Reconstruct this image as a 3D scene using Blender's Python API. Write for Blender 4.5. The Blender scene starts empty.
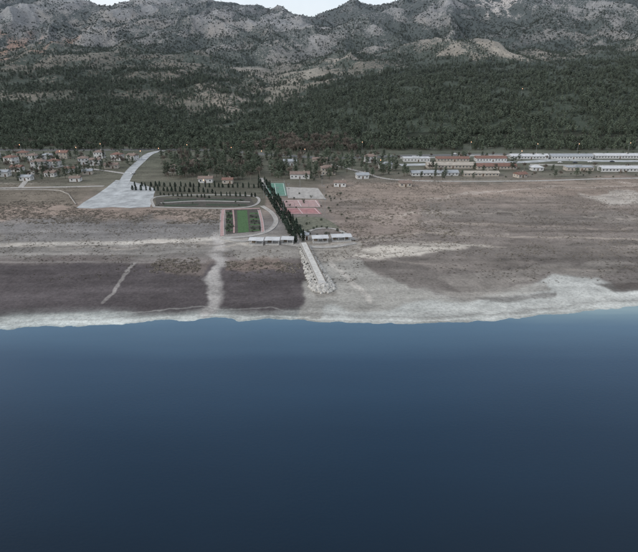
import bpy, math, numpy as np, random
from mathutils import Vector, Matrix
rng=np.random.default_rng(7); random.seed(7)
sc=bpy.context.scene
CAMH=80.0; F=491.0; PIT=math.atan(201/491.0); cp,sp=math.cos(PIT),math.sin(PIT)
# ---- survey map: photo coordinates <-> metres on the lake-level plane
def G(u,v,z=0.25):
    dx=(u-319)/F; dy=-(v-276)/F
    d=(dx, cp+dy*sp, -sp+dy*cp); t=(CAMH-z)/(-d[2]); return (d[0]*t,d[1]*t)
def P(x,y,z=0.25):
    dep=y*cp-(z-CAMH)*sp; up=y*sp+(z-CAMH)*cp
    return 319+F*x/dep, 276-F*up/dep
# ---- noise
def _h(ix,iy,s):
    n=(ix.astype(np.int64)*374761393+iy.astype(np.int64)*668265263+s*1442695041)&0xffffffff
    n=((n^(n>>13))*1274126177)&0xffffffff
    n=(n^(n>>16))&0xffffffff
    return n/4294967295.0
def vn(x,y,s=0):
    ix=np.floor(x);iy=np.floor(y);fx=x-ix;fy=y-iy
    fx=fx*fx*fx*(fx*(fx*6-15)+10);fy=fy*fy*fy*(fy*(fy*6-15)+10)
    a=_h(ix,iy,s);b=_h(ix+1,iy,s);c=_h(ix,iy+1,s);d=_h(ix+1,iy+1,s)
    return (a*(1-fx)+b*fx)*(1-fy)+(c*(1-fx)+d*fx)*fy
def fbm(x,y,o=4,s=0):
    r=0;a=.5;t=0
    for i in range(o):
        r=r+a*vn(x,y,s+i*17);t+=a;a*=.5;x,y=x*1.62+y*1.22+5.1,y*1.62-x*1.22+1.7
    return r/t
def ridg(x,y,o=4,s=0):
    r=0;a=.5;t=0
    for i in range(o):
        r=r+a*(1-np.abs(2*vn(x,y,s+i*13)-1));t+=a;a*=.5;x,y=x*1.95+y*.4+3.3,y*1.95-x*.4+9.2
    return r/t
def ss(a,b,x):
    t=np.clip((x-a)/(b-a),0,1);return t*t*(3-2*t)
def crest(U,xs,vs,yc):
    v=np.interp(U,xs,vs); return CAMH+yc*np.tan(np.arctan((276-v)/F)-PIT)
def gully(x,y):
    wx=(fbm(x/350,y/350,3,90)-.5)*320
    return ridg((x+wx+y*.12)/340,(y+wx*.5)/900,4,70), ridg((x+wx*.8-y*.1)/120,(y)/420,3,170)
def hill(x,y):
    x=np.asarray(x,float);y=np.asarray(y,float)
    U=319+530.5*x/np.maximum(y,50)
    U=U+ (fbm(x/300,y/300,3,5)-.5)*40*ss(700,1100,y)
    z1=crest(U,[-300,0,100,180,215,260,340,440,540,638,900],[98,98,100,113,128,114,94,77,72,67,60],1080)
    z2=crest(U,[-300,0,60,130,200,240,270,330,400,480,560,638,900],[40,44,38,37,46,66,70,54,46,42,46,36,30],1650)
    z3=crest(U,[-300,0,60,75,130,200,250,300,330,370,430,500,638,900],[-12,-4,0,3,2,4,7,10,6,-1,-8,-14,-22,-30],2700)
    yn=(fbm(x/180,y/180,3,40)-.5)*120
    t=(y+yn*.3-645)/435; f1=np.where(t<1,np.sign(t)*np.abs(t)**1.15,1-.3*(t-1))*z1
    t=(y+yn-950)/700; f2=np.where(t<1,t,1-.25*(t-1))*z2
    t=(y+yn*1.3-1450)/1250; f3=np.where(t<1,t,1-.3*(t-1))*z3
    k=9.0
    m=np.maximum(np.maximum(f1,f2),f3)
    h=m+k*np.log(np.exp((f1-m)/k)+np.exp((f2-m)/k)+np.exp((f3-m)/k))
    A=np.clip(h*.34,0,72)
    g,g2=gully(x,y)
    h=h+A*(g-.62)*1.6+A*.36*(g2-.6)+np.clip(h*.04,0,5)*(fbm(x/35,y/35,3,33)-.5)*2
    return np.maximum(h,0)*ss(640,700,y)
# ---- shoreline + ground sheet
SHX=[-200,0,100,200,300,400,460,520,560,600,638,900]; SHV=[331,328,325,318,320,323,323,318,313,308,306,300]
s_mid=np.linspace(-.62,.62,1150); s_l=-.62-np.geomspace(.004,2.4,50)[::-1]; s_r=.62+np.geomspace(.004,2.4,50)
S=np.concatenate([s_l,s_mid,s_r])
vs=np.arange(345,143,-.6); Y=[G(319,v)[1] for v in vs]
Y=np.array([-900,0,60,100]+Y); Y=np.concatenate([Y,np.geomspace(Y[-1]*1.004,4600,430)])
YY,SS=np.meshgrid(Y,S,indexing='ij'); XX=SS*(np.abs(YY)+60)
U0,V0=P(XX,np.maximum(YY,60))
V0=np.where(YY<101,400,V0)
vsh=np.interp(U0,SHX,SHV)+(fbm(XX/9,YY/9,4,3)-.5)*6+(fbm(XX/2.5,YY/2.5,3,4)-.5)*2
tt=(vsh-V0)/9
flat=np.clip(tt,-1,1)*.25
flat=np.where(YY<101,-1.5,flat)
flat=flat-np.where(flat>0,.12*np.clip(tt,0,1)*fbm(XX/3,YY/3,3,11),0)
Z=flat+hill(XX,YY)
U3,V3=P(XX,np.maximum(YY,60),Z)
def L(c): 
    c=np.array(c,float)/255; return np.where(c<=.04045,c/12.92,((c+.055)/1.055)**2.4)
def band(V,vv,cc):
    cc=np.array([L(c) for c in cc]); return np.stack([np.interp(V,vv,cc[:,i]) for i in range(3)],-1)
wu=U0+(fbm(XX/14,YY/14,4,21)-.5)*20; wv=V0+(fbm(XX/20,YY/20,5,22)-.5)*13
CL=band(wv,[145,165,182,196,206,214,224,238,252,262,268,308,316,323,345],
 [(84,88,78),(92,93,82),(98,96,86),(118,110,101),(136,125,116),(130,122,116),(116,113,111),(132,128,123),(124,121,117),(110,103,100),(84,79,79),(82,77,78),(138,141,138),(180,184,180),(120,135,140)])
CR=band(wv,[145,168,180,188,200,218,240,250,262,288,300,312,345],
 [(84,88,78),(92,93,82),(112,106,98),(132,122,114),(128,119,112),(126,118,112),(120,113,108),(128,121,115),(113,107,103),(110,105,101),(146,144,139),(176,178,173),(120,135,140)])
k=ss(300,350,wu)[...,None]; COL=CL*(1-k)+CR*k
def inpoly(pu,pv,poly):
    r=np.zeros(pu.shape,bool);n=len(poly)
    for i in range(n):
        x1,y1=poly[i];x2,y2=poly[(i+1)%n]
        if y1==y2: continue
        c=((y1>pv)!=(y2>pv))&(pu<(x2-x1)*(pv-y1)/(y2-y1)+x1); r^=c
    return r
def blur(m,n=2):
    for _ in range(n):
        m=(np.roll(m,1,0)+m*2+np.roll(m,-1,0))/4; m=(np.roll(m,1,1)+m*2+np.roll(m,-1,1))/4
    return m
def region(poly,c,warp=1.0,op=1.0,bl=3,hillw=False,brk=None):
    global COL
    if hillw:
        a=U3+(fbm(XX/60,YY/60,4,51)-.5)*30*warp; b=V3+(fbm(XX/60,YY/60,4,52)-.5)*14*warp
    else:
        a=U0+(wu-U0)*warp; b=V0+(wv-V0)*warp
    m=blur(inpoly(a,b,poly).astype(float),bl)
    if brk is not None: m=m*brk
    m=m[...,None]*op
    COL=COL*(1-m)+L(c)*m
    return m[...,0]
def trail(pts,w,c,op=1.0,warp=.15):
    global COL
    a=U0+(wu-U0)*warp; b=V0+(wv-V0)*warp
    d=np.full(a.shape,1e9)
    for (x1,y1),(x2,y2) in zip(pts[:-1],pts[1:]):
        L2=(x2-x1)**2+(y2-y1)**2; t=np.clip(((a-x1)*(x2-x1)+(b-y1)*(y2-y1))/L2,0,1)
        d=np.minimum(d,np.hypot((a-x1-t*(x2-x1)),(b-y1-t*(y2-y1))))
    m=((1-ss(w*.5,w*1.4,d))*op*np.clip(.45+fbm(XX/7,YY/7,3,401),0,1))[...,None]; COL=COL*(1-m)+L(c)*m
region([(0,224),(60,220),(220,224),(220,238),(0,242)],(116,114,113),.8,.7)
region([(-200,267),(60,265),(130,263),(215,264),(296,270),(302,284),(300,302),(290,309),(210,311),(100,315),(-200,321)],(82,77,78),1.0,.75,8)
region([(-300,206),(60,205),(222,211),(222,221),(100,217),(-300,222)],(148,132,121),1.1,.6)
region([(-300,184),(75,186),(95,190),(70,206),(-300,205)],(110,103,93),.6,.8)
region([(320,186),(420,182),(640,178),(900,178),(900,190),(600,196),(420,200),(330,198)],(138,125,115),1,.6)
region([(325,212),(400,196),(430,205),(420,236),(350,238)],(142,128,119),1.6,.45,8)
region([(420,206),(560,212),(900,214),(900,226),(560,224),(430,220)],(114,109,104),1.2,.6)
region([(304,262),(362,256),(374,272),(405,290),(440,300),(638,294),(900,292),(900,340),(290,335),(306,300)],(150,148,142),1.2,.85,7)
region([(325,310),(440,304),(520,287),(558,276),(592,275),(622,292),(900,294),(900,312),(560,321),(325,325)],(178,180,176),1.4,.75,7)
region([(362,259),(420,252),(520,246),(900,238),(900,270),(560,271),(500,288),(430,296),(398,284)],(102,97,93),1.4,.65,6)
region([(430,292),(500,284),(552,282),(556,290),(470,299)],(134,130,124),1.2,.7)
region([(590,284),(900,280),(900,291),(612,293)],(72,67,64),.8,.85)
region([(470,297),(520,294),(560,292),(560,297),(500,301)],(92,88,85),1.0,.7)
region([(348,253),(378,246),(440,243),(492,247),(440,251),(380,257)],(188,182,172),1.0,.8)
region([(400,262),(470,258),(540,262),(500,268),(430,270)],(130,123,117),1.5,.6)
region([(560,250),(900,244),(900,256),(600,260)],(124,117,111),1.5,.6)
region([(440,276),(520,268),(600,262),(640,266),(560,276),(470,286)],(130,125,119),1.8,.6)
region([(580,194),(640,190),(900,190),(900,208),(612,205)],(178,172,164),1.1,.75)
region([(225,246),(262,244),(300,250),(300,258),(240,262)],(148,144,138),.6,.7)
region([(300,236),(352,234),(365,246),(340,262),(322,262),(300,248)],(152,147,139),.4,.8)
region([(225,262),(280,258),(285,268),(230,270)],(126,112,103),1,.6)
region([(160,262),(205,262),(205,272),(165,272)],(118,108,101),1,.5)
region([(128,181),(262,178),(266,209),(152,208),(156,190)],(80,82,72),.25,.75)
region([(308,278),(318,276),(334,284),(338,296),(316,298)],(112,108,102),.6,.7,5)
trail([(-200,246),(0,245),(100,243),(180,241),(222,238),(250,246)],2.0,(176,171,163),.85)
trail([(-200,256),(0,254),(110,254),(222,250)],1.3,(158,154,149),.6)
trail([(0,262),(90,262),(205,262)],1.0,(138,133,129),.6)
trail([(219,238),(218,252),(216,265),(212,288),(210,314)],5.2,(166,162,158),1,.9)
trail([(219,262),(214,285),(210,314)],7.5,(152,149,146),.75,1.2)
trail([(136,262),(122,278),(104,304)],1.6,(138,134,131),.85,.7)
trail([(355,238),(430,233),(520,236),(640,240),(900,242)],1.0,(154,145,136),.8,.5)
trail([(330,214),(450,224),(640,229),(900,232)],.8,(154,144,135),.6,.6)
trail([(352,247),(400,262),(480,270),(640,268)],.9,(134,127,120),.5,.7)
trail([(420,200),(500,192),(560,186),(640,184)],.8,(165,156,148),.6,.6)
trail([(330,262),(350,280),(372,300)],2.2,(176,171,164),.7,.6)
for i in range(34):
    v0=rng.uniform(182,258);u0=rng.uniform(-50,600);l=rng.uniform(60,240);q=rng.uniform(-.04,.04)
    br=rng.choice([0,1]); 
    if u0<335 and u0+l>70 and v0<240: continue
    trail([(u0,v0),(u0+l*.5,v0+q*l+rng.uniform(-1.5,1.5)),(u0+l,v0+q*l)],rng.uniform(.4,1.2),(162,154,145) if br else (96,91,86),rng.uniform(.3,.6),1.1)
st_=(fbm(XX/70,YY/5,4,501)-.5)[...,None]; pt_=(fbm(XX/22,YY/9,5,503)-.5)[...,None]; big=(fbm(XX/60,YY/30,3,301)-.5)[...,None]; fi_=(fbm(XX/4,YY/3,4,507)-.5)[...,None]
COL=COL*(1+.55*st_+.5*pt_+.3*big+.3*fi_)
sd=vsh-V0
for c0,w0,cc,op in [(3,.8,(198,200,195),.5),(6.5,.9,(120,118,115),.4),(10.5,.6,(178,177,172),.35),(-1.5,1.8,(120,140,142),.6)]:
    m=(np.exp(-((sd-c0)/w0)**2)*op*(.5+fbm(XX/8,YY/8,3,61)))[...,None]; m=np.clip(m,0,1); COL=COL*(1-m)+L(cc)*m
# hill colours
hz=ss(640,690,YY)[...,None]
n1=fbm(XX/90,YY/90,5,81)[...,None]; n2=fbm(XX/25,YY/25,4,83)[...,None]
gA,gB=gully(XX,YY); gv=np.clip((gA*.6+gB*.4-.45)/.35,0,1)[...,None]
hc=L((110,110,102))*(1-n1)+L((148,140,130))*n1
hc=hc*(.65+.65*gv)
haze=ss(1100,2500,YY)[...,None]
hc=hc*(1-.7*haze)+L((126,130,136))*(.8+.4*gv)*.75*haze  # blue-grey distance haze painted into the hill colour, growing with y
hc=hc*(.75+.5*n2)
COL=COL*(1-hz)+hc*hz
RED=[(-80,34),(20,36),(72,39),(66,50),(10,55),(-80,53)]; CLF=[(462,-10),(526,-10),(524,12),(508,20),(480,13)]
BRK=np.clip((fbm((XX+YY*.25)/32,YY/110,4,611)-.36)*4,0,1)
BRK2=np.clip((ridg((XX)/26,YY/90,4,613)-.42)*4,0,1)
mr=region(RED,(172,142,126),2.0,.75,5,True,BRK)
mc=region(CLF,(186,182,179),2.0,.85,5,True,BRK2)
region([(155,62),(205,72),(235,95),(190,92),(160,80)],(146,138,130),1.8,.45,5,True)
region([(380,10),(440,22),(470,40),(430,38),(390,25)],(152,148,144),1.6,.4,5,True,BRK)
region([(530,12),(600,20),(638,34),(600,36),(540,26)],(152,148,144),1.6,.4,5,True,BRK)
region([(20,10),(150,14),(160,28),(60,30)],(152,146,138),1.8,.4,5,True,BRK2)
region([(170,20),(250,18),(300,40),(200,44)],(150,144,138),1.8,.4,5,True,BRK)
region([(228,110),(240,95),(252,100),(240,128),(225,134)],(150,142,134),1,.6,2,True)
for i in range(14):
    a0=rng.uniform(0,620);b0=rng.uniform(12,60);l=rng.uniform(15,50)
    region([(a0,b0),(a0+l,b0+rng.uniform(4,16)),(a0+l,b0+rng.uniform(8,20)),(a0-4,b0+5)],(150,145,138),2,rng.uniform(.12,.3),6,True)
def veg_at(U,V,x,y):
    rt=ss(190,260,U); a=fbm(x/70,y/70,4,95)
    line=np.interp(U,[0,150,215,270,340,440,540,638],[97,99,125,102,82,60,52,48])
    d=ss(-14,8,V-line+(a-.5)*34)
    g,g2=gully(x,y); gl=1-np.clip((g*.6+g2*.4-.45)/.3,0,1)
    up=np.clip(.5*ss(.34,.62,a)+.38*gl+.20,0,1)*(.88+.12*rt)
    return np.clip(np.maximum(d,up),0,1)
veg=veg_at(U3,V3,XX,YY)*ss(640,700,YY)*(1-.6*mr)*(1-.7*mc)
brush=np.clip(fbm(wu/9,wv/5,4,97)*1.5-.35,0,1)
veg=np.where(YY<660,.30*brush*(V0<262)+.12*brush*(V0>=262)*(sd>12),veg)
nr,nc=XX.shape
me=bpy.data.meshes.new("ground"); 
co=np.stack([XX,YY,Z],-1).reshape(-1,3).astype(np.float32)
me.vertices.add(nr*nc); me.vertices.foreach_set("co",co.ravel())
idx=np.arange(nr*nc).reshape(nr,nc)
q=np.stack([idx[:-1,:-1],idx[:-1,1:],idx[1:,1:],idx[1:,:-1]],-1).reshape(-1,4)
me.loops.add(q.size); me.polygons.add(len(q))
me.loops.foreach_set("vertex_index",q.ravel().astype(np.int32))
me.polygons.foreach_set("loop_start",(np.arange(len(q))*4).astype(np.int32))
me.update(calc_edges=True); me.polygons.foreach_set("use_smooth",np.ones(len(q),bool))
ca=me.color_attributes.new("Col",'FLOAT_COLOR','POINT')
ca.data.foreach_set("color",np.concatenate([np.clip(COL,0.01,.7).reshape(-1,3),np.ones((nr*nc,1))],1).astype(np.float32).ravel())
va=me.attributes.new("veg",'FLOAT','POINT'); va.data.foreach_set("value",veg.astype(np.float32).ravel())
ground=bpy.data.objects.new("ground",me); sc.collection.objects.link(ground)
# ---- material helpers
def newmat(n):
    m=bpy.data.materials.new(n);m.use_nodes=True;nt=m.node_tree
    return m,nt,nt.nodes["Principled BSDF"]
def noise(nt,scale,detail=4,rough=.6,vec=None):
    n=nt.nodes.new("ShaderNodeTexNoise");n.inputs["Scale"].default_value=scale;n.inputs["Detail"].default_value=detail;n.inputs["Roughness"].default_value=rough
    if vec is not None: nt.links.new(vec,n.inputs["Vector"])
    return n.outputs["Fac"]
def mapr(nt,src,a,b,c,d):
    n=nt.nodes.new("ShaderNodeMapRange");nt.links.new(src,n.inputs[0])
    for i,x in enumerate((a,b,c,d)): n.inputs[i+1].default_value=x
    return n.outputs[0]
def math_(nt,op,a,b):
    n=nt.nodes.new("ShaderNodeMath");n.operation=op
    for i,x in enumerate((a,b)):
        if isinstance(x,(int,float)): n.inputs[i].default_value=x
        else: nt.links.new(x,n.inputs[i])
    return n.outputs[0]
def mix(nt,f,a,b,bt='MIX'):
    n=nt.nodes.new("ShaderNodeMix");n.data_type='RGBA';n.blend_type=bt
    for s,x in ((n.inputs[0],f),(n.inputs[6],a),(n.inputs[7],b)):
        if isinstance(x,(int,float)): s.default_value=x
        elif isinstance(x,tuple): s.default_value=(*x,1) if len(x)==3 else x
        else: nt.links.new(x,s)
    return n.outputs[2]
def pmat(name,col,rough=.8,var=.25,scale=.6,spec=.3,metal=0):
    m,nt,b=newmat(name); g=nt.nodes.new("ShaderNodeNewGeometry").outputs["Position"]
    f=noise(nt,scale,4,.7,g); f=mapr(nt,f,.3,.7,1-var,1+var)
    cb=nt.nodes.new("ShaderNodeCombineColor")
    for i in range(3): nt.links.new(math_(nt,'MULTIPLY',f,float(col[i])),cb.inputs[i])
    nt.links.new(cb.outputs[0],b.inputs["Base Color"]); b.inputs["Roughness"].default_value=rough
    b.inputs["Specular IOR Level"].default_value=spec; b.inputs["Metallic"].default_value=metal
    return m
m,nt,b=newmat("ground_soil")
pos=nt.nodes.new("ShaderNodeNewGeometry").outputs["Position"]
at=nt.nodes.new("ShaderNodeAttribute");at.attribute_name="Col"
av=nt.nodes.new("ShaderNodeAttribute");av.attribute_name="veg"
sep=nt.nodes.new("ShaderNodeSeparateXYZ");nt.links.new(pos,sep.inputs[0])
f1=mapr(nt,noise(nt,.8,4,.75,pos),.3,.7,.7,1.3); f2=mapr(nt,noise(nt,.09,3,.7,pos),.3,.7,.85,1.15)
ff=math_(nt,'MULTIPLY',f1,f2); cc=nt.nodes.new("ShaderNodeCombineColor")
for i in range(3): nt.links.new(ff,cc.inputs[i])
c=mix(nt,1.0,at.outputs["Color"],cc.outputs[0],'MULTIPLY')
hillf=mapr(nt,sep.outputs[1],600,700,0,1); hazef=mapr(nt,sep.outputs[1],700,2700,0,1)
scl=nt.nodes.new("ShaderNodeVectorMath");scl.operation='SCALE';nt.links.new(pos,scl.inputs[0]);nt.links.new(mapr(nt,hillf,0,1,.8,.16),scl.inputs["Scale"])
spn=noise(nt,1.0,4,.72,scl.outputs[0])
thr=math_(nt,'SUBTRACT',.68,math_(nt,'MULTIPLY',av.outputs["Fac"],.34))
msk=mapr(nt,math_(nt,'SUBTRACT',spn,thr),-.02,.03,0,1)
vc=mix(nt,hillf,(.100,.092,.076),(.066,.082,.062)); vc=mix(nt,hazef,vc,(.105,.122,.130))  # scrub colour fades to a painted air-haze tint on the far slopes
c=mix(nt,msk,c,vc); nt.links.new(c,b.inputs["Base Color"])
b.inputs["Roughness"].default_value=.95; b.inputs["Specular IOR Level"].default_value=.1
bm=nt.nodes.new("ShaderNodeBump"); bm.inputs["Strength"].default_value=.9; bm.inputs["Distance"].default_value=1.0
nt.links.new(math_(nt,'MULTIPLY',spn,mapr(nt,hillf,0,1,.3,6.0)),bm.inputs["Height"]); nt.links.new(bm.outputs[0],b.inputs["Normal"])
me.materials.append(m)
def mesh_obj(name,verts,faces,mats,mi=None,parent=None,link=True,smooth=False):
    me=bpy.data.meshes.new(name); me.from_pydata([tuple(map(float,v)) for v in verts],[],[tuple(int(i) for i in f) for f in faces])
    for mm in (mats if isinstance(mats,list) else [mats]): me.materials.append(mm)
    if mi is not None: me.polygons.foreach_set("material_index",np.array(mi,np.int32))
    if smooth: me.polygons.foreach_set("use_smooth",np.ones(len(faces),bool))
    me.update(); o=bpy.data.objects.new(name,me)
    if link: sc.collection.objects.link(o)
    if parent: o.parent=parent
    return o
# ---- water
m,nt,b=newmat("lake_water"); pos=nt.nodes.new("ShaderNodeNewGeometry").outputs["Position"]
sep=nt.nodes.new("ShaderNodeSeparateXYZ");nt.links.new(pos,sep.inputs[0])
mp=nt.nodes.new("ShaderNodeMapping");mp.inputs["Scale"].default_value=(.2,1,1);nt.links.new(pos,mp.inputs[0])
wn=noise(nt,.035,4,.6,mp.outputs[0])
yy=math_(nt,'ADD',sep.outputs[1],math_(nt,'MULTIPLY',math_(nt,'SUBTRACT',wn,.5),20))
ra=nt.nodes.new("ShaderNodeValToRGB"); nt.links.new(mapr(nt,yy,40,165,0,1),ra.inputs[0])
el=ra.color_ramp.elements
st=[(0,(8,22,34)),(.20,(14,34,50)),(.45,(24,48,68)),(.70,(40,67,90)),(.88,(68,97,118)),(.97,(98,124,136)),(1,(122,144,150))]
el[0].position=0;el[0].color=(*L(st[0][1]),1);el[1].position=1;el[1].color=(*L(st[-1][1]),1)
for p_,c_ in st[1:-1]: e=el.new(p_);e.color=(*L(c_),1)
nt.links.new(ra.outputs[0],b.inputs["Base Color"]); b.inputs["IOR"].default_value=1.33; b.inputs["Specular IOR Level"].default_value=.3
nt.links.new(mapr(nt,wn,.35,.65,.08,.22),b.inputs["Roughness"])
bm=nt.nodes.new("ShaderNodeBump");bm.inputs["Strength"].default_value=.55;bm.inputs["Distance"].default_value=.06
mp2=nt.nodes.new("ShaderNodeMapping");mp2.inputs["Scale"].default_value=(.6,1,1);nt.links.new(pos,mp2.inputs[0])
nt.links.new(noise(nt,1.6,3,.6,mp2.outputs[0]),bm.inputs["Height"]);nt.links.new(bm.outputs[0],b.inputs["Normal"])
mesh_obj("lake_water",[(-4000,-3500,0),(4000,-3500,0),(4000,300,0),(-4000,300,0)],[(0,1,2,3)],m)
# ---- materials
M=dict(
 white=pmat("white_plaster",(.56,.56,.55),.8,.12,.5), cream=pmat("cream_plaster",(.42,.38,.33),.8,.15,.5),
 beige=pmat("beige_sheet_roof",(.34,.31,.27),.7,.25,.4), tile=pmat("clay_roof_tile",(.18,.105,.085),.85,.3,.8),
 tile2=pmat("weathered_roof_tile",(.19,.145,.125),.85,.3,.8), grey=pmat("grey_sheet_roof",(.29,.31,.33),.5,.2,.5),
 wroof=pmat("white_sheet_roof",(.46,.47,.48),.5,.2,.4),
 glass=pmat("window_glass",(.03,.035,.045),.15,.1,1,.5), door=pmat("brown_door",(.10,.06,.04),.6,.15,2),
 asphalt=pmat("asphalt",(.085,.088,.092),.9,.2,.8), pale=pmat("pale_concrete",(.34,.355,.36),.85,.36,.12),
 kerb=pmat("kerb_stone",(.42,.42,.41),.8,.1,1), paint=pmat("road_paint",(.75,.75,.73),.7,.08,1),
 pink=pmat("pink_paving",(.35,.24,.23),.85,.25,.6), red=pmat("red_court_surface",(.32,.16,.16),.8,.2,.4),
 green=pmat("green_court_surface",(.10,.21,.16),.8,.2,.4), lawn=pmat("lawn",(.055,.11,.045),.95,.35,1.2),
 soil=pmat("garden_soil",(.065,.06,.052),.95,.4,.6), dark=pmat("dark_hedge_bed",(.035,.05,.032),.95,.35,1.0),
 concrete=pmat("concrete",(.46,.455,.44),.85,.25,1.0), rock=pmat("boulder_rock",(.40,.39,.365),.9,.45,.9),
 wood=pmat("grey_timber",(.16,.13,.10),.8,.2,2), steel=pmat("galvanised_steel",(.30,.31,.32),.45,.1,2,.5,.4),
 stone=pmat("park_paving",(.33,.315,.295),.85,.3,.3), bark=pmat("bark",(.09,.065,.05),.95,.25,3),
 palebark=pmat("pale_bark",(.24,.21,.18),.95,.2,3), carw=pmat("car_paint_white",(.6,.6,.6),.3,.03,1,.5),
 carb=pmat("car_paint_dark",(.05,.06,.08),.3,.03,1,.5), tyre=pmat("tyre_rubber",(.02,.02,.02),.9,.1,1))
def leafmat(name,c1,c2,tip=.0):
    m,nt,b=newmat(name); oi=nt.nodes.new("ShaderNodeObjectInfo"); tc=nt.nodes.new("ShaderNodeTexCoord")
    f=mapr(nt,noise(nt,1.1,1,.6,tc.outputs["Object"]),.35,.65,0,1)
    c=mix(nt,f,tuple(c1),tuple(c2)); r=mapr(nt,oi.outputs["Random"],0,1,.6,1.4)
    cb=nt.nodes.new("ShaderNodeCombineColor")
    for i in range(3): nt.links.new(r,cb.inputs[i])
    c=mix(nt,1.0,c,cb.outputs[0],'MULTIPLY'); 
    g=nt.nodes.new("ShaderNodeNewGeometry"); s=nt.nodes.new("ShaderNodeSeparateXYZ");nt.links.new(g.outputs["Position"],s.inputs[0])
    c=mix(nt,mapr(nt,s.outputs[1],560,2500,.05,.9),c,(.110,.130,.134))  # atmospheric haze mixed into the leaf base colour by world y
    nt.links.new(c,b.inputs["Base Color"]); b.inputs["Roughness"].default_value=.8;b.inputs["Specular IOR Level"].default_value=.2
    return m
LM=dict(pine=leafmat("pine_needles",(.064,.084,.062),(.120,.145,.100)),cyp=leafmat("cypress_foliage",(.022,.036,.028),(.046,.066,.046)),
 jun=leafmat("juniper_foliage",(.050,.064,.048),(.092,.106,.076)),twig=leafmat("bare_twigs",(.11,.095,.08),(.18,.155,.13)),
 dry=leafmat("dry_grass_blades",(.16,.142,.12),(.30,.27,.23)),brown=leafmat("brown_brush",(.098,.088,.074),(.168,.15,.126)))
# ---- trees
def tube(V,Fc,MI,p0,p1,r0,r1,n=6,mi=0):
    p0=np.array(p0,float);p1=np.array(p1,float);d=p1-p0;d/=np.linalg.norm(d)
    a=np.cross(d,[0.3,.9,.2]);a/=np.linalg.norm(a);bb=np.cross(d,a);b0=len(V)
    for p,r in((p0,r0),(p1,r1)):
        for i in range(n):
            t=2*math.pi*i/n;V.append(p+r*(a*math.cos(t)+bb*math.sin(t)))
    for i in range(n):
        j=(i+1)%n;Fc.append((b0+i,b0+j,b0+n+j,b0+n+i));MI.append(mi)
    Fc.append(tuple(b0+n+i for i in range(n)));MI.append(mi)
def leaves(V,Fc,MI,pts,size,mi=1,flatz=1.0):
    for p in pts:
        s=size*random.uniform(.6,1.3)
        a=rng.normal(size=3);a[2]*=flatz;a/=np.linalg.norm(a);c=rng.normal(size=3);c[2]*=flatz;c-=a*np.dot(a,c);c/=np.linalg.norm(c)
        b0=len(V);V.extend([p-a*s*.5,p+c*s*.4,p+a*s*.55,p-c*s*.45]);Fc.append((b0,b0+1,b0+2,b0+3));MI.append(mi)
def pine(h,w,n,seed,shape='pine',lim=4):
    random.seed(seed);V=[];Fc=[];MI=[]
    tube(V,Fc,MI,(0,0,-.6),(0.1,0,h*.55),.22,.13,5);tube(V,Fc,MI,(.1,0,h*.55),(0,.1,h*.97),.13,.03,4)
    pts=[];nl=14 if shape=='pine' else 10
    for i in range(nl):
        z=h*(.25+.68*i/nl);t=i*2.4+random.random()
        if shape=='pine': r=w*(1-((z/h-.25)/.78))**.75*random.uniform(.65,1.1)
        else: r=w*random.uniform(.6,1.1)*math.sqrt(max(.08,1-((z/h-.62)/.42)**2))
        e=np.array([r*math.cos(t),r*math.sin(t),z+h*.05]); tube(V,Fc,MI,(0,0,z),e,.06,.02,3)
        for k_ in range(n//nl):
            q_=random.uniform(.25,1.05); sg=w*.20
            pts.append(np.array([0,0,z])*(1-q_)+e*q_+rng.normal(size=3)*[sg,sg,sg*.55])
    pts+= [np.array([0,0,h*random.uniform(.9,1.02)])+rng.normal(size=3)*.15 for _ in range(5)]
    leaves(V,Fc,MI,pts,1.15*(h/9)**.5 if n<400 else .75); return V,Fc,MI
def cypress(h,w,n,seed):
    random.seed(seed);V=[];Fc=[];MI=[];tube(V,Fc,MI,(0,0,-.3),(0,0,h*.8),.12,.04)
    pts=[]
    for _ in range(n):
        z=random.uniform(.06,1);r=w*min(1,(z/.18)**.6)*(1-max(0,(z-.3)/.72)**1.6)*math.sqrt(random.uniform(.2,1.1));t=random.uniform(0,6.28)
        pts.append(np.array([r*math.cos(t),r*math.sin(t),z*h]))
    leaves(V,Fc,MI,pts,.5);return V,Fc,MI
def bare(h,w,seed,leafn=0):
    random.seed(seed);V=[];Fc=[];MI=[]
    tube(V,Fc,MI,(0,0,-.3),(0,.1,h*.4),.2,.14);ends=[]
    for i in range(9):
        t=i*.7*3;z=h*random.uniform(.3,.45);e=np.array([w*.6*math.cos(t)*random.uniform(.3,1),w*.6*math.sin(t)*random.uniform(.3,1),h*random.uniform(.6,.85)])
        tube(V,Fc,MI,(0,.1,z),e,.09,.04,4)
        for k_ in range(6):
            e2=e+rng.normal(size=3)*[w*.28,w*.28,h*.08]+[0,0,h*.08];st=np.array([0,.1,z])*.4+e*.6;tube(V,Fc,MI,st,e2,.04,.015,3);ends.append(e2)
            for _ in range(4):
                e3=e2+rng.normal(size=3)*w*.18;a=len(V);s_=rng.normal(size=3)*.07;V.extend([st*.3+e2*.7,e2+s_,e3]);Fc.append((a,a+1,a+2));MI.append(1)
    if leafn: leaves(V,Fc,MI,[random.choice(ends)+rng.normal(size=3)*w*.15 for _ in range(leafn)],.35)
    return V,Fc,MI
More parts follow.
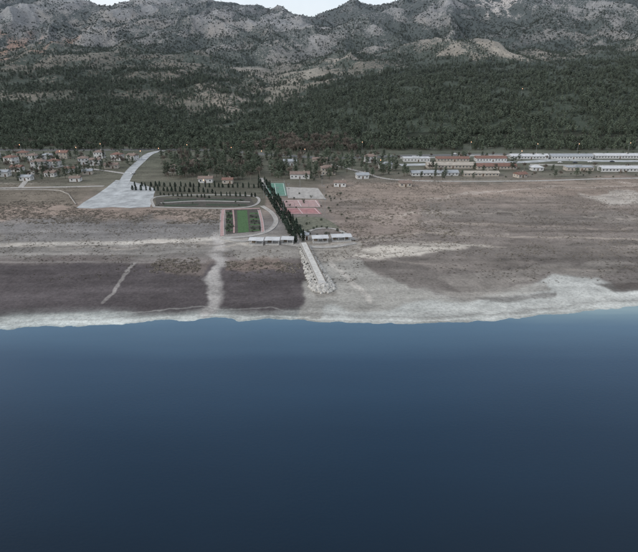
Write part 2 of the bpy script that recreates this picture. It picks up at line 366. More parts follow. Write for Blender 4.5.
def shrub(h,w,n,seed,sz=.5):
    random.seed(seed);V=[];Fc=[];MI=[]
    for i in range(4): tube(V,Fc,MI,(0,0,-.2),(w*.4*math.cos(i*1.7),w*.4*math.sin(i*1.7),h*.6),.06,.02,3)
    pts=[]
    lob=[(np.array([random.uniform(-.5,.5)*w,random.uniform(-.5,.5)*w,h*random.uniform(.35,.7)]),random.uniform(.3,.55)) for _ in range(5)]
    for _ in range(n):
        c_,r_=random.choice(lob);d=rng.normal(size=3);d/=np.linalg.norm(d);pts.append(c_+d*[w*r_,w*r_,h*r_*.8]*np.array(random.uniform(.6,1.05)))
    leaves(V,Fc,MI,pts,sz);return V,Fc,MI
def tuft(n,h,w,seed):
    random.seed(seed);V=[];Fc=[];MI=[]
    for _ in range(n):
        t=random.uniform(0,6.28);r=w*random.random()**.7*.6;p=np.array([r*math.cos(t),r*math.sin(t),-.1]);q_=p+np.array([random.uniform(-.3,.3)*w,random.uniform(-.3,.3)*w,h*random.uniform(.5,1)])
        s_=np.array([math.sin(t),math.cos(t),0])*.12*w;a=len(V);V.extend([p-s_,p+s_,q_]);Fc.append((a,a+1,a+2));MI.append(1)
    return V,Fc,MI
def proto(name,data,mats):
    return mesh_obj(name,data[0],data[1],mats,data[2],link=False)
PR={}
PR['pine']=[proto("pine_tree_form",pine(9,2.5,140,i),[M['bark'],LM['pine']]) for i in range(3)]+[proto("pine_tree_round",pine(8,2.6,140,i+9,'round'),[M['bark'],LM['pine']]) for i in range(2)]
PR['shrub']=[proto("juniper_form",shrub(3.2,2.6,50,i,1.2),[M['bark'],LM['jun']]) for i in range(3)]
PR['dry']=[proto("dry_tuft_form",tuft(16,.55,1.0,i),[M['bark'],LM['dry']]) for i in range(2)]
PR['brown']=[proto("brown_tuft_form",tuft(18,.6,1.1,i+5),[M['bark'],LM['brown']]) for i in range(2)]
PR['vpine']=[proto("village_pine_form",pine(11,3.2,420,i+30,'pine' if i%2 else 'round'),[M['bark'],LM['pine']]) for i in range(4)]
PR['cyp']=[proto("cypress_form",cypress(5,.75,300,i+40),[M['bark'],LM['cyp']]) for i in range(3)]
PR['bare']=[proto("bare_tree_form",bare(9,3.2,i+50,110),[M['palebark'],LM['twig']]) for i in range(3)]
PR['bush']=[proto("bush_form",shrub(2.2,1.8,160,i+60,.4),[M['bark'],LM['jun']]) for i in range(3)]
def mass(name,protos,X_,Y_,Z_,S_):
    col=bpy.data.collections.new(name+"_forms")
    for o in protos: col.objects.link(o)
    n=len(X_);me=bpy.data.meshes.new(name);me.vertices.add(n)
    me.vertices.foreach_set("co",np.stack([X_,Y_,Z_],-1).astype(np.float32).ravel())
    a=me.attributes.new("scl",'FLOAT_VECTOR','POINT');sv=np.stack([S_*rng.uniform(.85,1.15,n),S_*rng.uniform(.85,1.15,n),S_*rng.uniform(.8,1.25,n)],-1);a.data.foreach_set("vector",sv.astype(np.float32).ravel())
    a=me.attributes.new("rot",'FLOAT_VECTOR','POINT');rv=np.zeros((n,3));rv[:,2]=rng.uniform(0,6.28,n);rv[:,0]=rng.normal(0,.05,n);a.data.foreach_set("vector",rv.astype(np.float32).ravel())
    a=me.attributes.new("pick",'INT','POINT');a.data.foreach_set("value",rng.integers(0,len(protos),n).astype(np.int32))
    o=bpy.data.objects.new(name,me);sc.collection.objects.link(o)
    ng=bpy.data.node_groups.new(name,'GeometryNodeTree');ng.interface.new_socket("Geometry",in_out='INPUT',socket_type='NodeSocketGeometry');ng.interface.new_socket("Geometry",in_out='OUTPUT',socket_type='NodeSocketGeometry')
    gi=ng.nodes.new('NodeGroupInput');go=ng.nodes.new('NodeGroupOutput');ip=ng.nodes.new('GeometryNodeInstanceOnPoints');ci=ng.nodes.new('GeometryNodeCollectionInfo')
    ci.inputs[0].default_value=col;ci.inputs["Separate Children"].default_value=True;ci.inputs["Reset Children"].default_value=True
    def na(t,nm):
        k_=ng.nodes.new('GeometryNodeInputNamedAttribute');k_.data_type=t;k_.inputs[0].default_value=nm;return [s for s in k_.outputs if s.enabled][0]
    l=ng.links.new;l(gi.outputs[0],ip.inputs["Points"]);l(ci.outputs[0],ip.inputs["Instance"]);ip.inputs["Pick Instance"].default_value=True
    l(na('INT','pick'),ip.inputs["Instance Index"]);l(na('FLOAT_VECTOR','rot'),ip.inputs["Rotation"]);l(na('FLOAT_VECTOR','scl'),ip.inputs["Scale"]);l(ip.outputs[0],go.inputs[0])
    md=o.modifiers.new("scatter",'NODES');md.node_group=ng;return o
def scatter(n,y0,y1,smax=.85):
    y=np.sqrt(rng.uniform(y0*y0,y1*y1,n));x=rng.uniform(-smax,smax,n)*y;return x,y
x,y=scatter(52000,648,1350);z=hill(x,y);u_,v_=P(x,y,z);dn=veg_at(u_,v_,x,y);cl=fbm(x/25,y/25,3,7)
keep=rng.random(len(x))<dn**1.9*np.clip(cl*3.6-1.1,.07,1); x,y,z=x[keep],y[keep],z[keep]
mass("pine_forest",PR['pine'],x,y,z-.2,rng.uniform(.45,1.15,len(x)));print("forest",len(x))
x,y=scatter(34000,1350,2200);z=hill(x,y);u_,v_=P(x,y,z);dn=veg_at(u_,v_,x,y);cl=fbm(x/50,y/50,3,8);keep=(rng.random(len(x))<dn**1.5*np.clip(cl*3-.9,.05,1));x,y,z=x[keep],y[keep],z[keep]
mass("upland_pine_wood",PR['pine'],x,y,z-.2,rng.uniform(.45,1.0,len(x)));print("upl",len(x))
x,y=scatter(62000,760,2900);z=hill(x,y);u_,v_=P(x,y,z);cl=fbm(x/60,y/60,4,17);g,g2=gully(x,y);inx=inpoly(u_,v_,RED)|inpoly(u_,v_,CLF);keep=(rng.random(len(x))<np.clip(cl*2.2-.6+(.6-g)*1.5,.06,1)*np.where(inx,.35,1));x,y,z=x[keep],y[keep],z[keep]
mass("hillside_scrub",PR['shrub'],x,y,z-.2,rng.uniform(.5,1.35,len(x))*np.where(y>1800,1.3,1));print("scrub",len(x))
# brush on the flats
def flatpts(n,u0,u1,v0,v1,thr,seed):
    a=G(0,v1)[1];b_=G(0,v0)[1];y=rng.uniform(a,b_,n);dep=y*cp+CAMH*sp;x=(rng.uniform(u0,u1,n)-319)/F*dep;u_,v_=P(x,y)
    cl=fbm(x/12,y/12,4,seed)+.12*(rng.random(n)-.5)
    ed=np.minimum(np.minimum((u_-u0)/25,(u1-u_)/25),np.minimum((v_-v0)/6,(v1-v_)/6));cl=cl-.25*(1-np.clip(ed,0,1))
    rb=338+(fbm(x/15,y/10,3,77)-.5)*60+rng.normal(0,6,n)
    park=((u_>78)&(u_<np.maximum(rb,328))&(v_<250)&(v_>176)&~((u_<220)&(v_>210)))|((v_<178)&(v_>150)&(u_>395))|((u_>200)&(u_<225)&(v_>238))
    k_=(cl>thr)&~park;return x[k_],y[k_]
x,y=flatpts(26000,-60,700,175,262,.5,203);mass("dry_grass",PR['dry'],x,y,np.full(len(x),.2),rng.uniform(.35,.9,len(x)))
x,y=flatpts(26000,-60,700,150,285,.52,207);mass("brown_brush",PR['brown'],x,y,np.full(len(x),.2),rng.uniform(.3,.85,len(x)))
x1,y1=flatpts(6000,-80,232,200,224,.42,213);x2,y2=flatpts(4000,300,480,176,248,.52,219);x3,y3=flatpts(900,150,300,258,273,.34,220)
x=np.concatenate([x1,x2,x3]);y=np.concatenate([y1,y2,y3]);mass("reed_bed",PR['dry'],x,y,np.full(len(x),.2),rng.uniform(.8,1.6,len(x)))
x,y=scatter(5200,575,655,.9);u_,v_=P(x,y);cl=fbm(x/22,y/22,3,27);k_=(cl>.40)&(np.abs(v_-154)>2.2)
mass("woodland_edge",PR['pine'],x[k_],y[k_],np.full(k_.sum(),.1),rng.uniform(.5,1.0,k_.sum()))
x,y=flatpts(420,262,360,139,158,.38,31);k_=np.abs(P(x,y)[1]-156)>2.5;mass("bare_grove",PR['bare'],x[k_],y[k_],np.full(k_.sum(),.1),rng.uniform(.7,1.2,k_.sum()))
def put(name,kind,u,v,s,sz=None):
    p=random.choice(PR[kind]);o=bpy.data.objects.new(name,p.data);xx,yy_=G(u,v);o.location=(xx,yy_,.25);o.rotation_euler=(0,0,random.uniform(0,6.28));o.scale=(s,s,sz or s);sc.collection.objects.link(o)
random.seed(3)
def grove(poly,n,kinds,smin=.6,smax=1.1):
    us=[p[0] for p in poly];vs_=[p[1] for p in poly];c_=0
    while c_<n:
        u=random.uniform(min(us),max(us));v=random.uniform(min(vs_),max(vs_))
        if not inpoly(np.array([u]),np.array([v]),poly)[0]: continue
        if abs(v-154)<2 : continue
        if 120<u<158 and abs(u-(122+(186-v)*1.0))<7: continue
        k_,nm=random.choice(kinds);put(nm,k_,u,v,random.uniform(smin,smax));c_+=1
K1=[('vpine','pine_tree'),('vpine','pine_tree'),('bare','bare_tree'),('bush','garden_shrub')]
K2=[('vpine','pine_tree')]*3+[('bare','bare_tree')]
grove([(-30,148),(135,148),(135,166),(60,180),(-30,186)],290,K1,.45,.85)
grove([(160,148),(262,148),(262,176),(250,181),(165,180)],260,K2,.55,1.05)
grove([(262,148),(345,148),(345,170),(330,180),(275,182)],170,K1,.5,1.0)
grove([(345,150),(400,150),(400,174),(370,178)],80,K1,.5,.9)
grove([(400,157),(700,157),(700,160),(400,161)],50,K1,.45,.7)
grove([(400,169),(520,170),(700,166),(700,177),(400,180)],100,[('bare','bare_tree'),('bush','garden_shrub'),('bush','garden_shrub'),('vpine','pine_tree')],.45,.75)
for u,v,s in [(347,172,1.5),(352,170,1.2),(272,176,1.25),(280,174,1.1),(404,176,1.0),(512,170,1.1),(238,180,1.2),(222,178,1.2)]: put("pine_tree",'vpine',u,v,s)
for u,v,s in [(182,166,1.3),(188,168,1.2),(300,172,1.3)]: put("bare_poplar_tree",'bare',u,v,.7*s,1.5*s)
def row(a,b_,n,s,sz,jit=.4):
    for i in range(n):
        t=i/(n-1);put("cypress_tree",'cyp',a[0]+(b_[0]-a[0])*t+random.uniform(-jit,jit),a[1]+(b_[1]-a[1])*t,s*random.uniform(.75,1.2),sz*random.uniform(.7,1.2))
row((259,183),(296,243),26,1.35,1.3);row((265,183),(303,241),24,1.3,1.25)
row((132,190),(212,193),19,1.1,.85,1);row((136,186),(258,188),26,1.1,.8,1.2);row((216,196),(256,197),9,.9,.65,1);row((160,195),(210,198),12,.8,.5,1)
# ---- flat sheets and roads
def sheet(name,pts,z,mat):
    V=[(*G(u,v),z) for u,v in pts];return mesh_obj(name,V,[tuple(range(len(V)))[::-1]],mat)
def smoothpl(pts,n=8):
    P_=[np.array(G(*p)) for p in pts];out=[]
    P_=[2*P_[0]-P_[1]]+P_+[2*P_[-1]-P_[-2]]
    for i in range(1,len(P_)-2):
        for k_ in range(n):
            t=k_/n;a,b_,c_,d=P_[i-1:i+3];out.append(.5*((2*b_)+(-a+c_)*t+(2*a-5*b_+4*c_-d)*t*t+(-a+3*b_-3*c_+d)*t**3))
    out.append(P_[-2]);return np.array(out)
def strip(C,w0,w1,z,V,Fc,MI,mi,h=0):
    T=np.gradient(C,axis=0);T/=np.linalg.norm(T,axis=1)[:,None]+1e-9;Nn=np.stack([T[:,1],-T[:,0]],1);b0=len(V)
    for p,n_ in zip(C,Nn):
        V.append((*(p-n_*w0),z));V.append((*(p+n_*w1),z))
    for i in range(len(C)-1): Fc.append((b0+2*i,b0+2*i+1,b0+2*i+3,b0+2*i+2));MI.append(mi)
    if h:
        for side,w in ((0,-w0),(1,w1)):
            b1=len(V)
            for p,n_ in zip(C,Nn): V.append((*(p+n_*w),z-h));
            for i in range(len(C)-1): Fc.append((b1+i,b1+i+1,b0+2*(i+1)+side,b0+2*i+side));MI.append(mi)
def road(name,pts,w,z,mat,kerb=True,mark=False,n=8):
    C=smoothpl(pts,n);V=[];Fc=[];MI=[];strip(C,w/2,w/2,z,V,Fc,MI,0)
    if kerb:
        strip(C,w/2+.22,-w/2,z+.12,V,Fc,MI,1,.14);strip(C,-w/2,w/2+.22,z+.12,V,Fc,MI,1,.14)
    if mark:
        strip(C,.09,.09,z+.006,V,Fc,MI,2)
    return mesh_obj(name,V,Fc,[mat,M['kerb'],M['paint']],MI)
sheet("parking_area",[(116,180),(128,181),(142,184),(156,189),(154,194),(153,199),(151,204),(150,207),(130,208),(112,207),(94,208.5),(76,208),(80,205),(84,202),(91,198),(96,195),(106,188)],.27,M['pale'])
road("access_road",[(122,186),(130,172),(140,162),(152,153),(175,149)],8,.29,M['pale'])
road("lakeside_road",[(-120,190),(0,188),(60,187),(104,186)],4,.28,M['stone'],False)
road("village_street",[(-60,172),(20,171),(60,166),(100,170),(128,174)],4,.28,M['stone'],False)
road("village_street",[(20,188),(34,172),(52,158),(60,153)],4,.275,M['stone'],False)
road("highway",[(900,152),(638,154),(500,154.5),(400,156),(330,158),(262,154),(200,150),(60,150),(-120,150)],11,.30,M['asphalt'],True,True)
road("service_road",[(900,160),(638,161),(560,160),(520,162),(400,165)],12,.28,M['pale'],False)
road("village_street",[(330,164),(362,172),(400,180),(520,181),(640,178),(900,176)],4,.27,M['stone'],False)
road("park_loop_path",[(154,207),(152,199),(165,196),(205,195),(252,196),(258,203),(240,208),(190,208),(154,207)],1.3,.30,M['stone'],True)
road("garden_path",[(160,203),(200,201),(250,202)],1.0,.29,M['stone'],True)
sheet("garden_bed",[(156,206),(156,198),(250,197),(255,206),(190,207)],.27,M['soil'])
for a in ((164,200.5,196,199.3),(205,199.5,244,199.5),(164,205.5,198,204.3),(206,204.5,246,204.8)):
    u0,v0,u1,v1=a;sheet("hedge_bed",[(u0,v0+1.1),(u1,v1+1.1),(u1+1,v1-.6),(u0,v0-.6)],.285,M['dark'])
sheet("formal_garden_bed",[(226,210),(259,209),(261,231),(226,234)],.27,M['soil'])
sheet("lawn",[(237,210.5),(247,210.2),(249,232),(238,232.8)],.29,M['lawn'])
road("pink_walkway",[(223,210),(222,222),(222,236)],2.0,.31,M['pink'])
road("pink_walkway",[(233,210),(234,222),(234,233)],.9,.31,M['pink'],False)
road("pink_walkway",[(259,210),(262,222),(263,233)],1.4,.31,M['pink'])
road("pink_walkway",[(222,209.5),(240,209),(260,208.5)],2.2,.33,M['pink'],False)
for i in range(7):
    v=213+i*2.8
    for a,b_ in ((226.5,232.5),(250,259.5)): sheet("flower_bed",[(a,v+1.1),(b_,v+1),(b_,v-.3),(a,v-.2)],.29,M['dark'] if i%2 else M['lawn'])
for i in range(60):
    u=random.choice([random.uniform(226,233),random.uniform(250,260),random.uniform(158,250)]);v=random.uniform(212,232) if not (158<u<226 or 233<u<250) else random.uniform(198,206)
    put("garden_shrub",'bush',u,v,random.uniform(.3,.7))
road("avenue_road",[(261,178),(266,190),(278,210),(299,244)],2.6,.30,M['stone'])
road("white_curved_path",[(262,206),(272,213),(276,222),(268,231),(250,236),(222,238)],2.2,.32,M['stone'])
road("promenade_path",[(222,238),(240,241),(262,240),(300,246),(330,247),(356,243)],2.4,.34,M['stone'])
road("white_curved_path",[(300,236),(316,229),(334,229),(346,234),(354,240)],1.4,.33,M['stone'])
sheet("park_lawn",[(285,218),(304,216.5),(322,217),(332,222),(340,228),(318,229),(302,235),(296,233)],.265,pmat("dull_grass",(.13,.132,.10),.95,.4,.5))
for i in range(50): put("garden_shrub",'bush',random.uniform(286,350),random.uniform(188,237),random.uniform(.4,.9))
def court(name,pts,mat):
    sheet(name+"_surface",pts,.30,mat); 
    P_=[np.array(G(*p)) for p in pts];V=[];Fc=[];MI=[]
    cc=sum(P_)/4;Q=[cc+(p-cc)*.9 for p in P_]
    for a,b_ in [(Q[0],Q[1]),(Q[1],Q[2]),(Q[2],Q[3]),(Q[3],Q[0]),((Q[0]+Q[1])/2,(Q[2]+Q[3])/2)]: strip(np.array([a,b_]),.12,.12,.32,V,Fc,MI,0)
    mesh_obj("court_line_marking",V,Fc,M['paint'])
    V=[];Fc=[];MI=[]
    for i in range(4):
        a,b_=P_[i],P_[(i+1)%4];k_=max(2,int(np.linalg.norm(b_-a)/4))
        for j in range(k_):
            p=a+(b_-a)*j/k_;tube(V,Fc,MI,(*p,.25),(*p,3.3),.05,.05,4)
        for zz in (1.2,3.2): tube(V,Fc,MI,(*a,zz),(*b_,zz),.035,.035,4)
    mesh_obj("court_fence",V,Fc,M['steel'])
court("tennis_court",[(266,196),(287,196),(284,183),(265,183)],M['green'])
court("ball_court",[(284,214),(322,214),(316,208),(280,208)],M['red'])
court("play_court",[(281,207),(322,207),(317,200),(278,200)],M['pink'])
sheet("plaza",[(288,198),(326,199),(318,188),(286,187)],.27,M['stone'])
# ---- buildings
def box(V,Fc,MI,x0,x1,y0,y1,z0,z1,mi=0):
    b0=len(V);V.extend([(x0,y0,z0),(x1,y0,z0),(x1,y1,z0),(x0,y1,z0),(x0,y0,z1),(x1,y0,z1),(x1,y1,z1),(x0,y1,z1)])
    for f in ((0,3,2,1),(4,5,6,7),(0,1,5,4),(1,2,6,5),(2,3,7,6),(3,0,4,7)): Fc.append(tuple(b0+i for i in f));MI.append(mi)
def house(name,u,v,w,d,h,rot=0,wall='white',roof='tile',kind='hip',fl=2):
    e=bpy.data.objects.new(name,None);sc.collection.objects.link(e);x,y=G(u,v);e.location=(x,y,.25);e.rotation_euler=(0,0,math.radians(rot))
    V,Fc,MI=[],[],[];box(V,Fc,MI,-w/2,w/2,-d/2,d/2,-.3,h)
    mesh_obj("walls",V,Fc,M[wall],parent=e)
    V,Fc,MI=[],[],[];o=.5;rh=min(w,d)*.22;W,D=w/2+o,d/2+o
    if kind=='flat':
        box(V,Fc,MI,-W+.2,W-.2,-D+.2,D-.2,h,h+.35);box(V,Fc,MI,-w*.15,w*.1,-d*.15,d*.2,h+.35,h+1.5)
    else:
        ins=D if (kind=='hip' and W>D) else 0
        if kind=='hip' and W<=D: ins=W*.9
        V=[(-W,-D,h),(W,-D,h),(W,D,h),(-W,D,h),(-W+ins,0,h+rh),(W-ins,0,h+rh),(-W,-D,h-.2),(W,-D,h-.2),(W,D,h-.2),(-W,D,h-.2)]
        Fc=[(0,1,5,4),(2,3,4,5),(1,2,5),(3,0,4),(0,6,7,1),(1,7,8,2),(2,8,9,3),(3,9,6,0),(9,8,7,6)]
    mesh_obj("roof",V,Fc,M[roof],parent=e)
    V,Fc,MI=[],[],[];fh=h/fl;wh=min(1.2,fh*.42)
    for f in range(fl):
        n=max(2,int(w/3))
        for i in range(n):
            cx=-w/2+w*(i+.5)/n;zz=f*fh+fh*.35
            if f==0 and i==n//2: continue
            for sgn in (-1,1):
                yy0=sgn*d/2; box(V,Fc,MI,cx-.6,cx+.6,min(yy0,yy0+sgn*.05),max(yy0,yy0+sgn*.05),zz-.08,zz+wh+.1,0);box(V,Fc,MI,cx-.5,cx+.5,min(yy0+sgn*.05,yy0+sgn*.08),max(yy0+sgn*.05,yy0+sgn*.08),zz,zz+wh,1)
        n=max(1,int(d/3.5))
        for i in range(n):
            cy=-d/2+d*(i+.5)/n;zz=f*fh+fh*.35
            for sgn in (-1,1):
                xx0=sgn*w/2;box(V,Fc,MI,min(xx0,xx0+sgn*.05),max(xx0,xx0+sgn*.05),cy-.5,cy+.5,zz-.08,zz+wh+.1,0);box(V,Fc,MI,min(xx0+sgn*.05,xx0+sgn*.08),max(xx0+sgn*.05,xx0+sgn*.08),cy-.4,cy+.4,zz,zz+wh,1)
    mesh_obj("windows",V,Fc,[M['paint'],M['glass']],MI,parent=e)
    V,Fc,MI=[],[],[];n=max(2,int(w/3));cx=-w/2+w*(n//2+.5)/n;box(V,Fc,MI,cx-.5,cx+.5,-d/2-.06,-d/2,0,2.1);mesh_obj("door",V,Fc,M['door'],parent=e)
    if kind!='flat':
        V,Fc,MI=[],[],[];box(V,Fc,MI,w*.2,w*.2+.6,-.3,.3,h+rh*.4,h+rh+.8);mesh_obj("chimney",V,Fc,M['cream'],parent=e)
H=[("white_house",40,168,12,9,6.5,10,'white','tile2','hip',2),("white_house",12,163,10,9,6,-15,'white','tile','hip',2),("white_house",5,176,8,7,4,5,'white','grey','gable',1),
("village_house",64,158,11,9,6,0,'cream','tile','gable',2),("white_house",84,164,9,8,6,20,'white','tile2','hip',2),("white_house",118,160,10,8,6,-10,'white','tile','hip',2),
("village_house",112,168,12,7,3.5,10,'cream','tile2','gable',1),("white_house",27,180,9,6,3.2,0,'white','grey','gable',1),("village_house",70,172,8,7,3.5,30,'white','tile','gable',1),
("village_house",100,158,9,8,6.5,0,'white','tile2','hip',2),("village_house",24,158,10,8,6,12,'cream','tile','hip',2),("village_house",133,160,9,8,5,-20,'white','tile2','gable',2),
("village_house",52,176,9,7,3.5,-8,'white','tile2','gable',1),("village_house",88,174,8,6,3.2,15,'cream','grey','gable',1),("village_house",-6,158,11,8,6,5,'white','tile2','hip',2),("white_house",48,160,8,7,5.5,-5,'white','grey','hip',2),("village_house",76,181,8,6,3,5,'white','tile2','gable',1),
("white_house",55,167,10,8,6,-12,'white','tile','hip',2),("white_house",96,165,9,7,5.5,8,'white','tile2','gable',2),("village_house",18,171,9,7,4,0,'white','tile','gable',1),("village_house",34,161,9,8,6,-6,'white','tile2','hip',2),
("park_house",206,182,11,7,3.4,5,'white','tile2','gable',1),("park_house",228,183,8,6,3.2,0,'cream','tile','gable',1),("park_house",175,172,10,8,5,0,'white','tile2','hip',2),("park_house",196,166,10,8,5,10,'cream','tile2','gable',2),
("village_house",300,178,16,8,4,0,'white','tile2','gable',1),("village_house",328,174,12,9,6,5,'cream','tile2','hip',2),("village_house",370,162,12,9,6,0,'white','tile2','hip',2),("village_house",290,165,12,8,4,8,'white','grey','gable',1),("village_house",320,163,14,8,4,-4,'cream','tile2','gable',1),
("village_house",385,168,11,8,4,10,'white','grey','gable',1),("village_house",340,186,9,6,3.2,-5,'white','tile2','gable',1),("village_house",362,178,10,7,3.2,8,'white','grey','gable',1),
("flat_roofed_building",416,161,26,9,3.4,0,'white','wroof','flat',1),("village_hall",450,167.5,44,10,3.0,-1,'cream','beige','gable',1),("village_hall",495,168.5,36,10,3.0,1,'cream','tile','gable',1),
("village_hall",434,175,40,8,2.6,2,'white','grey','gable',1),("village_hall",480,175.5,30,7,2.6,1,'cream','beige','gable',1),("village_hall",452,161,32,8,3,0,'cream','tile','gable',1),("village_hall",490,161,30,9,3.4,0,'white','tile','gable',1),("white_house",536,170,10,8,3,0,'white','wroof','hip',1),
("long_white_building",528,158.5,38,9,3,0,'white','wroof','gable',1),("long_white_building",570,158.5,42,9,3,0,'white','grey','gable',1),("long_white_building",616,158,48,9,3,0,'white','wroof','gable',1),("long_white_building",664,157.5,40,9,3,0,'white','wroof','gable',1),("long_white_building",618,171,34,8,3,0,'white','wroof','gable',1),("flat_roofed_building",578,170,24,8,3,0,'cream','grey','flat',1),("village_house",520,177,9,7,3.0,20,'cream','tile','gable',1),("village_house",405,186,9,7,3.0,0,'cream','tile2','gable',1)]
for h_ in H: house(*h_)
def wall(name,pts,h,t,mat):
    C=smoothpl(pts,3);V,Fc,MI=[],[],[];strip(C,t/2,t/2,h+.25,V,Fc,MI,0,h+.1);mesh_obj(name,V,Fc,mat)
wall("boundary_wall",[(470,156.2),(560,156),(700,155.8)],1.4,.3,M['white']);wall("boundary_wall",[(400,158.5),(470,157.5)],1.2,.3,M['white'])
wall("boundary_wall",[(0,190),(60,191),(76,205)],.7,.3,M['stone']);wall("boundary_wall",[(530,165),(600,166),(700,166)],1.1,.3,M['concrete'])
for u,v in [(264,198),(289,197),(278,201),(324,199),(325,214),(284,215),(300,187),(322,187)]:
    e=bpy.data.objects.new("floodlight_mast",None);sc.collection.objects.link(e);x,y=G(u,v);e.location=(x,y,.25)
    V,Fc,MI=[],[],[];tube(V,Fc,MI,(0,0,-.3),(0,0,9),.13,.08);mesh_obj("mast",V,Fc,M['steel'],parent=e)
    V,Fc,MI=[],[],[];box(V,Fc,MI,-.9,.9,-.12,.12,8.9,9.05);box(V,Fc,MI,-.8,-.2,-.25,.1,9.07,9.5);box(V,Fc,MI,.2,.8,-.25,.1,9.07,9.5);mesh_obj("floodlight_heads",V,Fc,M['steel'],parent=e)
# bathing pavilions by the shore
def pavilion(u,v,w,rot):
    e=bpy.data.objects.new("beach_pavilion",None);sc.collection.objects.link(e);x,y=G(u,v);e.location=(x,y,.25);e.rotation_euler=(0,0,math.radians(rot))
    V,Fc,MI=[],[],[];box(V,Fc,MI,-w/2,w/2,-3,3,-.2,.45);mesh_obj("deck",V,Fc,M['concrete'],parent=e)
    V,Fc,MI=[],[],[];n=int(w/2.6)
    for i in range(n+1):
        for yy in (-2.6,2.6):
            xx=-w/2+.3+(w-.6)*i/n;box(V,Fc,MI,xx-.09,xx+.09,yy-.09,yy+.09,.45,2.5)
    mesh_obj("posts",V,Fc,M['white'],parent=e)
    V=[(-w/2-.3,-3.2,2.5),(w/2+.3,-3.2,2.5),(w/2+.3,3.2,2.5),(-w/2-.3,3.2,2.5),(-w/2-.3,0,3.2),(w/2+.3,0,3.2)];Fc=[(0,1,5,4),(2,3,4,5),(1,2,5),(3,0,4),(3,2,1,0)]
    mesh_obj("roof",V,Fc,M['wroof'],parent=e)
    V,Fc,MI=[],[],[]
    for i in range(n): 
        xx=-w/2+.9+(w-.6)*i/n
        if i%3!=1: box(V,Fc,MI,xx,xx+1.6,-.4,2.4,.45,2.2)
    mesh_obj("cabins",V,Fc,M['wood'],parent=e)
    V,Fc,MI=[],[],[]
    box(V,Fc,MI,-w/2,w/2,-3.05,-2.97,1.0,1.1)
    for i in range(n*2): box(V,Fc,MI,-w/2+w*i/(n*2),-w/2+w*i/(n*2)+.06,-3.04,-2.98,.45,1.0)
    mesh_obj("railing",V,Fc,M['steel'],parent=e)
pavilion(257,243.5,7,-3);pavilion(273,243.2,7,-3);pavilion(288,242.6,6,-3);pavilion(320,241.3,8,5);pavilion(341,240,10,6)
house("beach_kiosk",305,239,4,3.5,2.6,0,'white','grey','flat',1)
# jetty
A=np.array(G(303,246));B=np.array(G(322,287));e=bpy.data.objects.new("jetty",None);sc.collection.objects.link(e)
Ln=np.linalg.norm(B-A);e.location=(*A,.25);e.rotation_euler=(0,0,math.atan2(B[1]-A[1],B[0]-A[0]))
V,Fc,MI=[],[],[];box(V,Fc,MI,0,Ln,-1.7,1.7,1.5,1.8);mesh_obj("deck",V,Fc,M['concrete'],parent=e)
V,Fc,MI=[],[],[]
for i in range(int(Ln/2.4)): box(V,Fc,MI,i*2.4+.03,i*2.4+2.37,-1.5,1.5,1.8,1.84)
mesh_obj("deck_slabs",V,Fc,pmat("pale_stone_slabs",(.52,.51,.48),.85,.3,1.2),parent=e)
V,Fc,MI=[],[],[]
for i in range(int(Ln/3.5)+1): box(V,Fc,MI,i*3.5,i*3.5+.5,-1.5,-1.0,-.4,1.5);box(V,Fc,MI,i*3.5,i*3.5+.5,1.0,1.5,-.4,1.5)
mesh_obj("piles",V,Fc,M['concrete'],parent=e)
V,Fc,MI=[],[],[]
for s_ in (-1.62,1.62):
    for i in range(int(Ln/2)+1): box(V,Fc,MI,i*2,i*2+.08,s_-.04,s_+.04,1.8,2.9)
    box(V,Fc,MI,0,Ln,s_-.05,s_+.05,2.9,2.98);box(V,Fc,MI,0,Ln,s_-.03,s_+.03,2.35,2.4)
mesh_obj("railing",V,Fc,M['wood'],parent=e)
# boulders
import bmesh
from mathutils import noise as mn
BR=[]
for j in range(8):
    bmm=bmesh.new();bmesh.ops.create_icosphere(bmm,subdivisions=2,radius=1);sd_=random.random()*99
    for q_ in bmm.verts:
        f=1+.5*mn.noise(q_.co*1.3+Vector((sd_,0,0)));q_.co=Vector((q_.co.x*f*random.uniform(.93,1.07),q_.co.y*f,q_.co.z*f*.85))
    mb=bpy.data.meshes.new("boulder");bmm.to_mesh(mb);bmm.free();mb.materials.append(M['rock']);BR.append(mb)
ax=(B-A)/Ln; sx=np.array([-ax[1],ax[0]])
def rock(p,s,z=.2):
    o=bpy.data.objects.new("boulder",random.choice(BR));o.location=(p[0],p[1],z);o.scale=(s,s*random.uniform(.7,1.1),s);o.rotation_euler=(random.uniform(-.4,.4),random.uniform(-.4,.4),random.uniform(0,6));sc.collection.objects.link(o)
for i in range(330):   # riprap along both flanks, sloping down from the deck
    t=random.random()**.7;side=random.choice([-1,1]);off=random.random()
    p=A+ax*(Ln*t)+sx*side*(1.6+off*(1.2+2.2*t));rock(p,random.uniform(.4,.85)*(.7+.5*t),.3+.95*(1-off)*(.4+.6*t))
for i in range(150):   # rubble head
    t=random.uniform(0,6.28);r=random.random()**.5;p=B+ax*1.5+np.array([4.6*r*math.cos(t),4.6*r*math.sin(t)]);rock(p,random.uniform(.5,1.1),.2+1.7*(1-r))
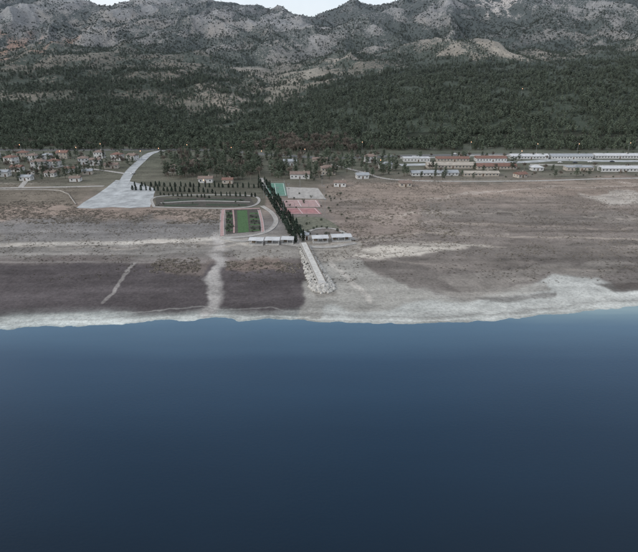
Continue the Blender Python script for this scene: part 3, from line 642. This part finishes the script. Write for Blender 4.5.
# street lamps
em,nt,b=newmat("sodium_lamp_glow");b.inputs["Emission Color"].default_value=(1,.42,.14,1);b.inputs["Emission Strength"].default_value=2.2
em.cycles.emission_sampling='NONE'
def lamp(u,v,h=9,zz=None,xy=None,r=.3):
    e=bpy.data.objects.new("street_lamp",None);sc.collection.objects.link(e)
    x,y=xy or G(u,v);e.location=(x,y,.25 if zz is None else zz)
    V,Fc,MI=[],[],[];tube(V,Fc,MI,(0,0,-.3),(0,0,h),.16,.1);tube(V,Fc,MI,(0,0,h),(0,-1.5,h+.4),.07,.07);mesh_obj("pole",V,Fc,M['steel'],parent=e)
    V,Fc,MI=[],[],[];tube(V,Fc,MI,(0,-1.5,h+.5),(0,-1.5,h+.05),r*.6,r,8);tube(V,Fc,MI,(0,-1.5,h+.05),(0,-1.5,h-.4),r,r*.3,8);mesh_obj("lantern",V,Fc,em,parent=e)
for u,v in [(22,153),(62,160),(78,156),(102,152),(142,160),(160,157),(188,153),(232,156),(262,160),(305,158),(362,150),(470,150),(536,152),(577,152),(628,151),(205,192),(520,160),(380,170)]: lamp(u,v)
x,y=350,905; lamp(0,0,9,float(hill(np.array([x]),np.array([y]))[0]),(x,y),.5)
# cars
def car(u,v,rot,p):
    e=bpy.data.objects.new("parked_car",None);sc.collection.objects.link(e);x,y=G(u,v);e.location=(x,y,.3);e.rotation_euler=(0,0,math.radians(rot))
    prof=[(-2.1,.35),(-2.15,.8),(-1.9,.95),(-1.5,1.0),(-1.0,1.42),(.5,1.45),(1.1,1.0),(2.0,.85),(2.15,.6),(2.1,.35)]
    V=[(a,s_*(.85 if z_<1.1 else .65),z_) for s_ in (-1,1) for a,z_ in prof];n=len(prof);Fc=[tuple(range(n)),tuple(range(2*n-1,n-1,-1))]+[(i,(i+1)%n,n+(i+1)%n,n+i)[::-1] for i in range(n)]
    mesh_obj("body",V,Fc,[M[p]],parent=e)
    V,Fc,MI=[],[],[];
    for a in ((-1.42,1.04,-1.05,1.38),(.58,1.42,1.05,1.04)):
        b0=len(V);V.extend([(a[0]-.02*1,-.6,a[1]+.03),(a[0],.6,a[1]+.03),(a[2],.55,a[3]+.03),(a[2],-.55,a[3]+.03)]);Fc.append((b0,b0+1,b0+2,b0+3))
    mesh_obj("windscreens",V,Fc,M['glass'],parent=e)
    V,Fc,MI=[],[],[]
    for a in (-1.35,1.35):
        for s_ in (-1,1): tube(V,Fc,MI,(a,s_*.7,.32),(a,s_*.9,.32),.32,.32,10)
    mesh_obj("wheels",V,Fc,M['tyre'],parent=e)
for u,v,r,p in [(560,163,5,'carw'),(575,163,0,'carb'),(590,162.5,0,'carw'),(612,162,0,'carb'),(133,174,60,'carw'),(455,154.5,0,'carw')]: car(u,v,r,p)
# ---- light, sky, camera
SE,SR=math.radians(30),math.radians(245)
w=bpy.data.worlds.new("World");sc.world=w;w.use_nodes=True;nt=w.node_tree
sky=nt.nodes.new("ShaderNodeTexSky");sky.sky_type='NISHITA';sky.sun_disc=False;sky.sun_elevation=SE;sky.sun_rotation=SR;sky.dust_density=2.0;sky.air_density=1.0
bg=nt.nodes["Background"];bg.inputs["Strength"].default_value=.15
tcw=nt.nodes.new("ShaderNodeTexCoord");cn=noise(nt,2.2,5,.6,tcw.outputs["Generated"])
nt.links.new(mix(nt,mapr(nt,cn,.3,.6,.5,.8),sky.outputs[0],(7.0,7.3,7.8)),bg.inputs[0])
sl=bpy.data.lights.new("sun",'SUN');sl.energy=1.4;sl.angle=math.radians(10);sl.color=(1,.96,.90)
so=bpy.data.objects.new("sun",sl);sc.collection.objects.link(so)
d=Vector((math.sin(SR)*math.cos(SE),math.cos(SR)*math.cos(SE),math.sin(SE)));so.rotation_euler=d.to_track_quat('Z','Y').to_euler()
cam=bpy.data.cameras.new("camera");cam.sensor_width=36;cam.lens=F/638*36;cam.clip_end=12000;cam.clip_start=1
cob=bpy.data.objects.new("camera",cam);sc.collection.objects.link(cob);cob.location=(0,0,CAMH);cob.rotation_euler=(math.pi/2-PIT,0,0);sc.camera=cob
sc.view_settings.view_transform='Standard';sc.view_settings.look='None';sc.view_settings.exposure=0
